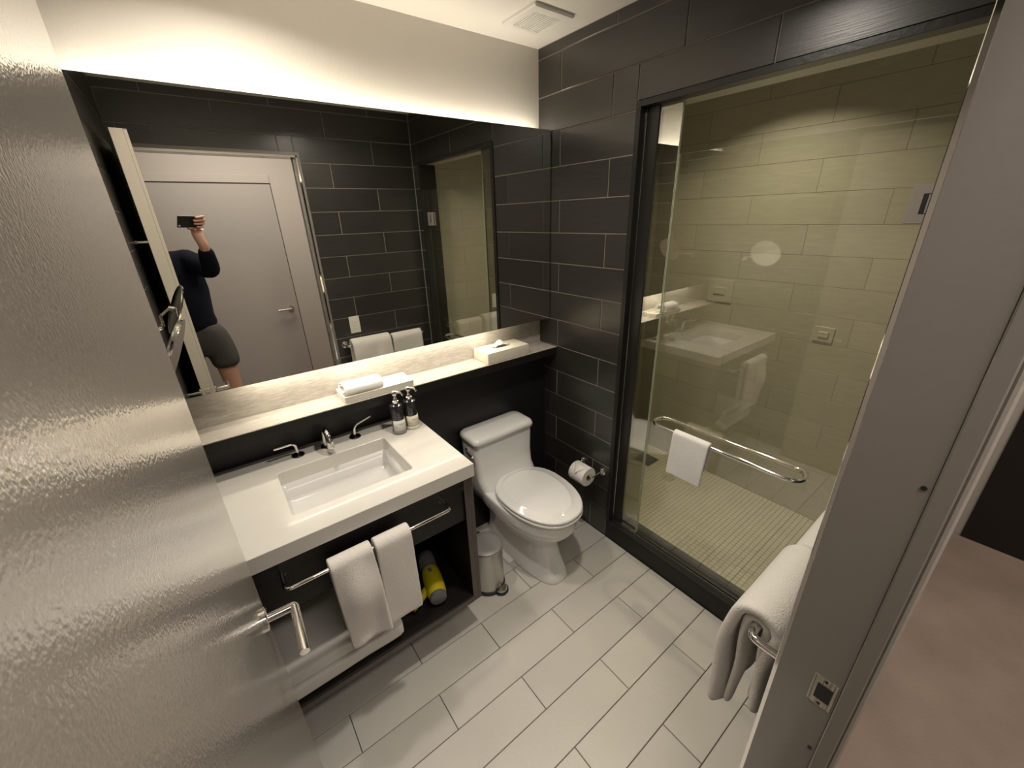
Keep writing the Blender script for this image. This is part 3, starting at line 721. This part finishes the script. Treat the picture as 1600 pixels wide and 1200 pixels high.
fin('card_tube', bm, 'card', rl, angle=40)
bm = bmesh.new(); n = 10; G = []
for i in range(n+1):
    a = math.radians(95+60*i/n); wd = .050*(1-i/n*.97); lift = .0008+.006*(i/n)**2
    G.append([bm.verts.new(((.0550+lift)*math.cos(a), s*wd, (.0550+lift)*math.sin(a)-.012)) for s in (-1, 0, 1)])
for i in range(n):
    for j in range(2): bm.faces.new((G[i][j], G[i][j+1], G[i+1][j+1], G[i+1][j]))
mods(fin('folded_end', bm, 'paper', rl, smooth=True), solid=.0008)

# ================================================================== SHOWER ENCLOSURE
fr = empty('shower_surround', (0, -1.07, 0), 'matte black frame lining the shower opening', 'shower frame')
CT = .118      # curb top
IY0, IY1 = -.605, -1.545
def fpiece(name, boxes, m, label=None):
    bm = bmesh.new()
    for a, b in boxes: box_bm(bm, Vector(a)-fr.location, Vector(b)-fr.location, .001, 1)
    o = fin(name, bm, m, fr, angle=30)
    if label: o['label'] = label
fpiece('side_jamb', [((-.006, IY0, CT+.001), (TW+.008, OY0, OZ))], 'black_frame')
fpiece('glazing_stile', [((.031, -.664, CT+.007), (.052, IY0-.0045, 2.1215))], 'black_frame')
fpiece('side_jamb', [((-.006, OY1, CT+.001), (TW+.008, IY1, OZ))], 'black_frame')
fpiece('head_rail', [((-.006, IY1, 2.122), (.050, IY0, OZ))], 'black_frame')
fpiece('inner_lining', [((.0505, IY1, 2.1225), (TW+.008, IY0, OZ))], 'shower_tile', 'beige lining on the shower side')
fpiece('channel_strip', [((.030, IY0-.004, CT+.012), (.036, IY0+.001, 2.118))], 'brushed', 'thin bright metal channel')
GX0, GX1 = .037, .047
cb = empty('shower_curb', (0, -1.07, 0), 'black stone curb under the shower glass', 'curb')
box('curb_block', (.0005, -1.645, -.005), (TW-.004, OY0+.0, CT-.017), 'black_stone', cb, .002, 1)
box('curb_cap', (-.002, -1.60, CT-.0168), (TW-.003, OY0, CT), 'black_stone', cb, .002, 1)
box('track_strip', (.031, IY1, CT+.0001), (.053, IY0, CT+.006), 'black_frame', cb, .001, 1)
box('track_edge', (.0290, IY1, CT+.0001), (.0308, IY0, CT+.0055), 'brushed', cb)
box('track_seal', (.036, IY1, CT+.0062), (.0535, -.768, CT+.012), 'black_frame', cb, .001, 1)
fp = empty('fixed_glass_panel', (.042, -.68, CT+.008), 'narrow fixed strip of reflective glass at the left of the shower', 'glass panel')
box('glass_pane', (GX0, -.7565, CT+.007), (GX1, -.6645, 2.1215), 'panel_glass', fp)
box('polished_edge', (GX0, -.7580, CT+.007), (GX1, -.7565, 2.1215), 'glass_edge', fp)
sd = empty('shower_door', (.042, -1.14, CT+.013), 'large clear glass shower door', 'shower door')
box('glass_pane', (GX0, -1.538, CT+.013), (GX1, -.7640, 1.947), 'door_glass', sd)
box('polished_edge', (GX0, -.7640, CT+.013), (GX1, -.7622, 1.947), 'glass_edge', sd)
for (z0_, z1_) in ((1.700, 1.795), (.32, .415)):
    hg = box('hinge', (GX0-.008, -1.5435, z0_), (GX0, -1.462, z1_), 'hinge_grey', sd, .001, 1)
    box('hinge', (GX1, -1.5435, z0_), (GX1+.008, -1.462, z1_), 'hinge_grey', sd, .001, 1)
    box('hinge_slot', (GX0-.0090, -1.512, z0_+.024), (GX0-.0078, -1.486, z1_-.022), 'rubber', hg)
    box('hinge_pin', (GX0-.0105, -1.511, z0_+.026), (GX0-.0086, -1.497, z1_-.024), 'hinge_grey', hg)
# towel handle loop
hdl = []
hx, hy0, hy1, hz = .050, -.800+.0, -1.415, .840
loop = []
for k in range(13):
    a = math.pi*k/12; loop.append((.042+hx*math.cos(a), hy0-hx+hx*math.sin(a)*1.0, hz))
for k in range(13):
    a = math.pi+math.pi*k/12; loop.append((.042+hx*math.cos(a), hy1+hx+hx*math.sin(a), hz))
full = []
for i, p in enumerate(loop):
    full.append(p)
tube('towel_handle', full, .0085, 'chrome', sd, 16, closed=True)
drape('face_towel', 'y', -.925, -1.090, .042-hx, hz, .205, .13, .013, 'terry_bright', 'small white face towel draped over the shower door handle', thick=.012, folds=.007, seed=8, taper=.05, skew=.04, side=-1)
# floor drain
dn = empty('floor_drain', (.845, -.265, .008), 'square dark metal drain in the shower floor', 'drain')
box('drain_frame', (.785, -.325, .0082), (.905, -.205, .0125), 'dark_metal', dn, .001, 1)
for k in range(7): box('grate_bar', (.795, -.315+k*.0150, .0126), (.895, -.307+k*.0150, .0140), 'grey_plastic', dn)
# shower valve
def valve(y0, y1, z0, z1, label, w2, h2):
    v = empty('shower_control', (SX, (y0+y1)/2, (z0+z1)/2), label, 'shower control', 'control plates on the shower wall')
    box('control_plate', (SX-.0045, y0, z0), (SX-.0005, y1, z1), 'shower_tile', v, .001, 1)
    yc, zc_ = (y0+y1)/2, (z0+z1)/2
    box('control_button', (SX-.0095, yc-w2/2, zc_-h2/2), (SX-.0045, yc+w2/2, zc_+h2/2), 'shower_tile', v, .001, 1)
valve(-.590, -.430, 1.215, 1.350, 'square beige shower control plate, the one farther from the door hinge', .070, .040)
valve(-1.140, -1.050, 1.080, 1.160, 'small beige shower control plate, lower and nearer the door hinge', .045, .030)

# ================================================================== FRONT WALL FITTINGS
sw = empty('light_switch', (-.635, FW, 1.006), 'white light switch plate on the black wall, in the mirror', 'light switch')
box('switch_plate', (-.674, FW+.0003, .940), (-.596, FW+.006, 1.070), 'white_plastic', sw, .0015, 1)
for k in range(3): box('rocker', (-.652, FW+.006, .966+k*.028), (-.618, FW+.0085, .990+k*.028), 'white_plastic', sw, .0008, 1)
tb2 = empty('towel_bar', (-.42, FW, .862), 'chrome wall towel bar beside the doorway', 'towel bar')
TY, TZ = FW+.082, .862
tube('bar', arc_pts([(-.735, FW+.002, TZ), (-.735, TY, TZ), (-.105, TY, TZ), (-.105, FW+.002, TZ)], .022, 6), .0095, 'chrome', tb2, 16)
for x in (-.735, -.105): lathe('rosette', [(.026, 0), (.026, .006), (.022, .009), (.010, .010)], 'chrome', (x, FW+.0005, TZ), tb2, 24, 'y')
drape('bath_towel', 'x', -.712, -.408, TY, TZ, .325, .25, .046, 'terry', 'thick white bath towel on the bar beside the doorway, nearer the jamb', group='bath towels on the wall bar', thick=.026, folds=.022, seed=11, side=1, taper=-.18, nu=16, bulge=.012)
bt = bpy.data.objects['bath_towel']
drape('inner_fold', 'x', -.704, -.420, TY, TZ-.002, .300, .225, .022, 'terry', '', thick=.020, folds=.012, seed=17, side=1, taper=-.10, nu=14, parent=bt)
drape('bath_towel', 'x', -.392, -.135, TY, TZ, .270, .24, .032, 'terry', 'white bath towel on the far end of the bar, beside the shower', group='bath towels on the wall bar', thick=.024, folds=.006, seed=14, side=1, nu=12)

# ================================================================== MAGNIFYING MIRROR
mg = empty('magnifying_mirror', (LW, -.33, 1.43), 'round chrome magnifying mirror on a swing arm by the vanity mirror', 'magnifying mirror')
dc = Vector((-1.616, -.470, 1.454)); nrm = Vector((.89, -.13, -.42)).normalized()
rot = nrm.to_track_quat('Z', 'X').to_matrix().to_4x4()
def disc(name, prof, m, shift):
    bm = bmesh.new(); lathe_bm(bm, prof, 40); bmesh.ops.transform(bm, matrix=Matrix.Translation(dc+nrm*shift-mg.location) @ rot, verts=bm.verts)
    return fin(name, bm, m, mg, angle=35)
disc('disc_back', [(.088, -.006), (.095, -.004), (.0965, 0), (.095, .004), (.089, .0045)], 'chrome', 0)
disc('mirror_face', [(.087, 0), (.087, .0008)], 'mirror', .0046)
lathe('wall_plate', [(.028, 0), (.028, .008), (.022, .011)], 'chrome', (LW+.0005, -.30, 1.42), mg, 28, 'x')
tube('swing_arm', arc_pts([(LW+.008, -.30, 1.42), (LW+.035, -.30, 1.42), (LW+.035, -.40, 1.42)], .012, 4), .006, 'chrome', mg)
tube('swing_arm', [(LW+.035, -.40, 1.41), (LW+.035, -.40, 1.452)], .007, 'chrome', mg)
tube('swing_arm', [(LW+.035, -.40, 1.446), tuple(dc-nrm*.020)], .005, 'chrome', mg)
tube('pivot', [tuple(dc-nrm*.024), tuple(dc-nrm*.004)], [.008, .012], 'chrome', mg)

# ================================================================== CEILING VENT + LAMPS
vn = empty('ceiling_vent', (-.208, -.239, H), 'square white exhaust grille on the ceiling', 'vent')
vx0, vx1, vy0, vy1 = -.308, -.109, -.342, -.137
loft('cover', [ring(-.272, -.135, -.298, -.163, H-.011, .002), ring(vx0+.004, vx1-.004, vy0+.004, vy1-.004, H-.012, .004), ring(vx0, vx1, vy0, vy1, H-.008, .004), ring(vx0, vx1, vy0, vy1, H-.0003, .004)], 'vent_white', vn, cap=False, angle=30)
box('dark_cavity', (-.272, -.298, H-.0030), (-.135, -.163, H-.0005), 'grey_plastic', vn)
for k in range(11):
    x = -.268+k*.0127; box('louver', (x, -.2975, H-.0112), (x+.0078, -.1635, H-.005), 'vent_white', vn, .0008, 1)
def can(x, y, z, r, label):
    c = empty('ceiling_downlight', (x, y, z), label, 'ceiling light', 'ceiling downlights')
    bm = bmesh.new(); n = 36; prof = [(r*1.0, -.0005), (r*1.25, -.0005), (r*1.25, -.003), (r*1.0, -.004)]
    R = [[bm.verts.new((q*math.cos(2*math.pi*k/n), q*math.sin(2*math.pi*k/n), zz)) for k in range(n)] for q, zz in prof]
    for i in range(4):
        A, B = R[i], R[(i+1) % 4]
        for k in range(n): bm.faces.new((A[k], A[(k+1) % n], B[(k+1) % n], B[k]))
    fin('trim_ring', bm, 'vent_white', c)
can(-1.28, -.40, H, .056, 'round ceiling downlight above the basin')
can(-.72, -1.0, H, .066, 'round ceiling downlight over the middle of the floor')
can(.56, -.78, SH, .060, 'round downlight in the shower ceiling')

# ================================================================== HALL
d2 = empty('door_2', (-1.22, -2.88, 0), 'flat grey hall door with chrome lever, seen in the mirror', 'door', kind='structure')
bm = bmesh.new(); box_bm(bm, Vector((-1.66, -2.879, .01))-d2.location, Vector((-.803, -2.872, 2.070))-d2.location, .001, 1); fin('door_leaf', bm, 'hall_door_paint', d2, angle=30)
box('header_panel', (-1.72, -2.8795, 2.078), (-.800, -2.868, 2.142), 'hall_wall', d2, .003, 1)
box('gap_strip', (-1.67, -2.8795, 2.0702), (-.795, -2.876, 2.0778), 'rubber', d2); box('gap_strip', (-.8028, -2.8795, .0), (-.797, -2.876, 2.0702), 'rubber', d2)
lathe('rose', [(.027, 0), (.027, .008), (.012, .010)], 'brushed', (-.868, -2.872, .985), d2, 24, 'y')
tube('lever', arc_pts([(-.868, -2.872, .985), (-.868, -2.815, .985), (-.985, -2.812, .985)], .01, 4), .0095, 'brushed', d2, 14)
d3 = empty('door_3', (1.55, -2.30, 0), 'black door at the far end of the hall', 'door', kind='structure')
box('door_leaf', (1.545, -2.80, .005), (1.5595, -1.852, 2.20), 'hall_dark', d3, .002, 1)
bb = box('baseboard_hall', (JX+.06, HW-.0065, 0), (1.545, HW-.0005, .07), 'hall_wall'); tag(bb, 'grey baseboard along the hall wall', 'baseboard', kind='structure')

# ================================================================== PERSON + PHONE
ph = empty('smartphone', (0, 0, 0), 'black smartphone held up to take the picture, in the mirror', 'phone')
ph.matrix_world = CAMM
def pbox(name, a, b, m, parent, bev=.0):
    bm = bmesh.new(); box_bm(bm, a, b, bev, 4); o = fin(name, bm, m, parent, angle=40); return o
# local axes: x right, y up, -z viewing direction; the lens sits just behind the camera point
pbox('phone_body', (-.010, -.012, .0095), (.137, .060, .0175), 'phone_black', ph, .0038)
lf = bmesh.new(); lathe_bm(lf, [(.0065, .0074), (.0072, .0096)], 24); lens = fin('lens', lf, 'lens_glass', ph, angle=40)
lf = bmesh.new(); lathe_bm(lf, [(.0065, .0078), (.0070, .0096)], 24, (0, .022, 0)); fin('lens', lf, 'dark_metal', ph, angle=40)
pbox('screen', (-.006, -.008, .01751), (.133, .056, .0180), 'phone_black', ph)

def skin_obj(name, verts, edges, radii, m, parent, root=0, sub=2):
    verts = [Vector(v) for v in verts]; radii = list(radii); ne = []
    for a, b in edges:
        L = (verts[b]-verts[a]).length; k = min(3, int(L/(1.6*max(.012, min(radii[a], radii[b]))))) ; last = a
        for q in range(1, k+1):
            t = q/(k+1); verts.append(verts[a].lerp(verts[b], t)); radii.append(radii[a]*(1-t)+radii[b]*t); ne.append((last, len(verts)-1)); last = len(verts)-1
        ne.append((last, b))
    edges = ne
    me = bpy.data.meshes.new(name); me.from_pydata([tuple(v) for v in verts], edges, []); o = link(name, me, m, parent)
    md = o.modifiers.new('skin', 'SKIN'); md.use_smooth_shade = True
    sl = me.skin_vertices[0].data if me.skin_vertices else None
    if sl is None:
        me.skin_vertices.new() if hasattr(me.skin_vertices, 'new') else None; sl = me.skin_vertices[0].data
    for i, r in enumerate(radii):
        sl[i].radius = (r, r) if not isinstance(r, tuple) else r
        sl[i].use_root = (i == root)
    s = o.modifiers.new('sub', 'SUBSURF'); s.levels = sub; s.render_levels = sub
    return o
pr = empty('person', (-1.70, -2.12, 0), 'person in navy long-sleeved top and dark shorts photographing the room, reflected in the mirror', 'person')
O = Vector(pr.location)
def V(*a): return Vector(a)-O+Vector((.065, 0, 0))
pel = V(-1.68, -2.13, .98)
wr_r = Vector((-1.430, -1.852, 1.632))-O
J = [pel, V(-1.69, -2.13, 1.12), V(-1.70, -2.12, 1.30), V(-1.705, -2.12, 1.46), V(-1.735, -2.12, 1.565), V(-1.765, -2.11, 1.63),  # 0-5 spine/neck
     V(-1.795, -2.10, 1.70), V(-1.805, -2.095, 1.78),                                                                         # 6,7 head
     V(-1.600, -2.10, 1.545), Vector((-1.425, -1.995, 1.452))-O, wr_r,                                                        # 8 shoulder R 9 elbow 10 wrist
     V(-1.86, -2.12, 1.535), V(-1.90, -2.10, 1.28), V(-1.89, -2.00, 1.05), V(-1.885, -1.965, .97),                                 # 11-14 left arm
     V(-1.585, -2.12, .93), V(-1.565, -2.10, .52), V(-1.565, -2.13, .10), V(-1.56, -2.02, .035),                             # 15-18 right leg
     V(-1.775, -2.13, .93), V(-1.79, -2.12, .52), V(-1.79, -2.14, .10), V(-1.80, -2.03, .035)]                               # 19-22 left leg
E_ = [(0, 1), (1, 2), (2, 3), (3, 4), (4, 5), (5, 6), (6, 7), (3, 8), (8, 9), (9, 10), (3, 11), (11, 12), (12, 13), (13, 14), (0, 15), (15, 16), (16, 17), (17, 18), (0, 19), (19, 20), (20, 21), (21, 22)]
Rr = [.105, .100, .100, .095, .055, .055, .078, .070, .045, .036, .031, .045, .036, .028, .026, .080, .056, .036, .034, .085, .056, .036, .034]
def PL(x, y, z): return (CAMM @ Vector((x, y, z)))-O
bv, be, br = list(J), list(E_), list(Rr)
b0 = len(bv); bv += [PL(.132, -.050, .052), PL(.132, -.005, .040)]; be += [(10, b0), (b0, b0+1)]; br += [.031, .032]; palm = b0+1
def finger(base, pts, rs):
    b = len(bv)
    for p in pts: bv.append(Vector(p))
    br.extend(rs); be.append((base, b))
    for k in range(len(pts)-1): be.append((b+k, b+k+1))
finger(palm, [PL(.150, .052, .028), PL(.146, .062, .003), PL(.112, .058, -.002), PL(.085, .054, -.002)], [.010, .0085, .008, .007])
finger(palm, [PL(.156, .036, .026), PL(.152, .042, .001), PL(.112, .036, -.002), PL(.074, .036, -.003)], [.010, .0088, .0083, .0072])
finger(palm, [PL(.154, .018, .026), PL(.150, .020, .001), PL(.112, .016, -.002), PL(.078, .018, -.003)], [.010, .0085, .008, .007])
finger(palm, [PL(.148, .000, .026), PL(.143, -.002, .003), PL(.118, -.004, .000), PL(.098, -.002, -.001)], [.009, .0078, .0072, .0062])
finger(b0, [PL(.112, -.026, .034), PL(.085, -.024, .030), PL(.062, -.020, .024)], [.012, .0100, .0085])
lw_ = J[14]; b1 = len(bv); bv += [lw_+Vector((0, .02, -.05))]; be += [(14, b1)]; br += [.028]
for k, (dx, dy) in enumerate(((-.030, .02), (-.010, .026), (.010, .024), (.028, .016))):
    q = lw_+Vector((dx*.6, .02+dy, -.085)); finger(b1, [q, q+Vector((dx*.1, .010, -.030)), q+Vector((0, .004, -.055+abs(dx)*.3))], [.0095, .0085, .0072])
finger(14, [lw_+Vector((.035, .045, -.045)), lw_+Vector((.040, .065, -.075))], [.010, .0085])
body = skin_obj('body', bv, be, br, 'skin', pr)
# clothes: same skeleton, slightly fuller, only where they cover
tops = [pel+Vector((0, 0, .045)), J[1], J[2], J[3], J[4]+Vector((0, 0, -.02)), J[8], J[9], wr_r+Vector((0, -.006, -.012)), J[11], J[12], J[13]]
skin_obj('shirt', tops, [(0, 1), (1, 2), (2, 3), (3, 4), (3, 5), (5, 6), (6, 7), (3, 8), (8, 9), (9, 10)], [.158, .150, .150, .150, .075, .086, .064, .046, .086, .060, .044], 'navy', pr, root=2)
skin_obj('shorts', [pel+Vector((0, 0, .15)), pel, J[15]+Vector((.01, 0, -.02)), J[16]+Vector((.0, 0, .21)), J[19]+Vector((-.01, 0, -.02)), J[20]+Vector((0, 0, .21))], [(0, 1), (1, 2), (2, 3), (1, 4), (4, 5)], [.146, .150, .112, .094, .112, .094], 'shorts', pr, root=1)
skin_obj('hair', [J[7]+Vector((0, -.012, .030)), J[6]+Vector((0, -.040, .03)), J[6]+Vector((0, -.035, -.02))], [(0, 1), (1, 2)], [.066, .072, .050], 'hair', pr, sub=2)
for s in (-1, 1):
    ear = bmesh.new(); bmesh.ops.create_icosphere(ear, subdivisions=2, radius=1); bmesh.ops.scale(ear, verts=ear.verts, vec=(.010, .018, .028)); bmesh.ops.translate(ear, verts=ear.verts, vec=J[6]+Vector((s*.078, .0, .02)))
    fin('ear', ear, 'skin', pr, smooth=True)
    ey = bmesh.new(); bmesh.ops.create_icosphere(ey, subdivisions=2, radius=.010); bmesh.ops.translate(ey, verts=ey.verts, vec=J[6]+Vector((s*.030, .070, .035)))
    fin('eye', ey, 'ceramic', pr, smooth=True)
    for k, j in ((18, 17), (22, 21)):
        if (s == -1) == (k == 18):
            sh = bmesh.new(); box_bm(sh, J[k]+Vector((-.045, -.12, -.034)), J[k]+Vector((.045, .13, .035)), .03, 4); fin('shoe', sh, 'shoe', pr, smooth=True)
nz = bmesh.new(); bmesh.ops.create_cone(nz, segments=10, radius1=.014, radius2=.005, depth=.035); bmesh.ops.rotate(nz, verts=nz.verts, matrix=Matrix.Rotation(.5, 3, 'X')); bmesh.ops.translate(nz, verts=nz.verts, vec=J[6]+Vector((0, .083, .008))); fin('nose', nz, 'skin', pr, smooth=True)
mo = bmesh.new(); box_bm(mo, J[6]+Vector((-.020, .060, -.034)), J[6]+Vector((.020, .074, -.026)), .003, 2); fin('mouth', mo, 'skin', pr, smooth=True)
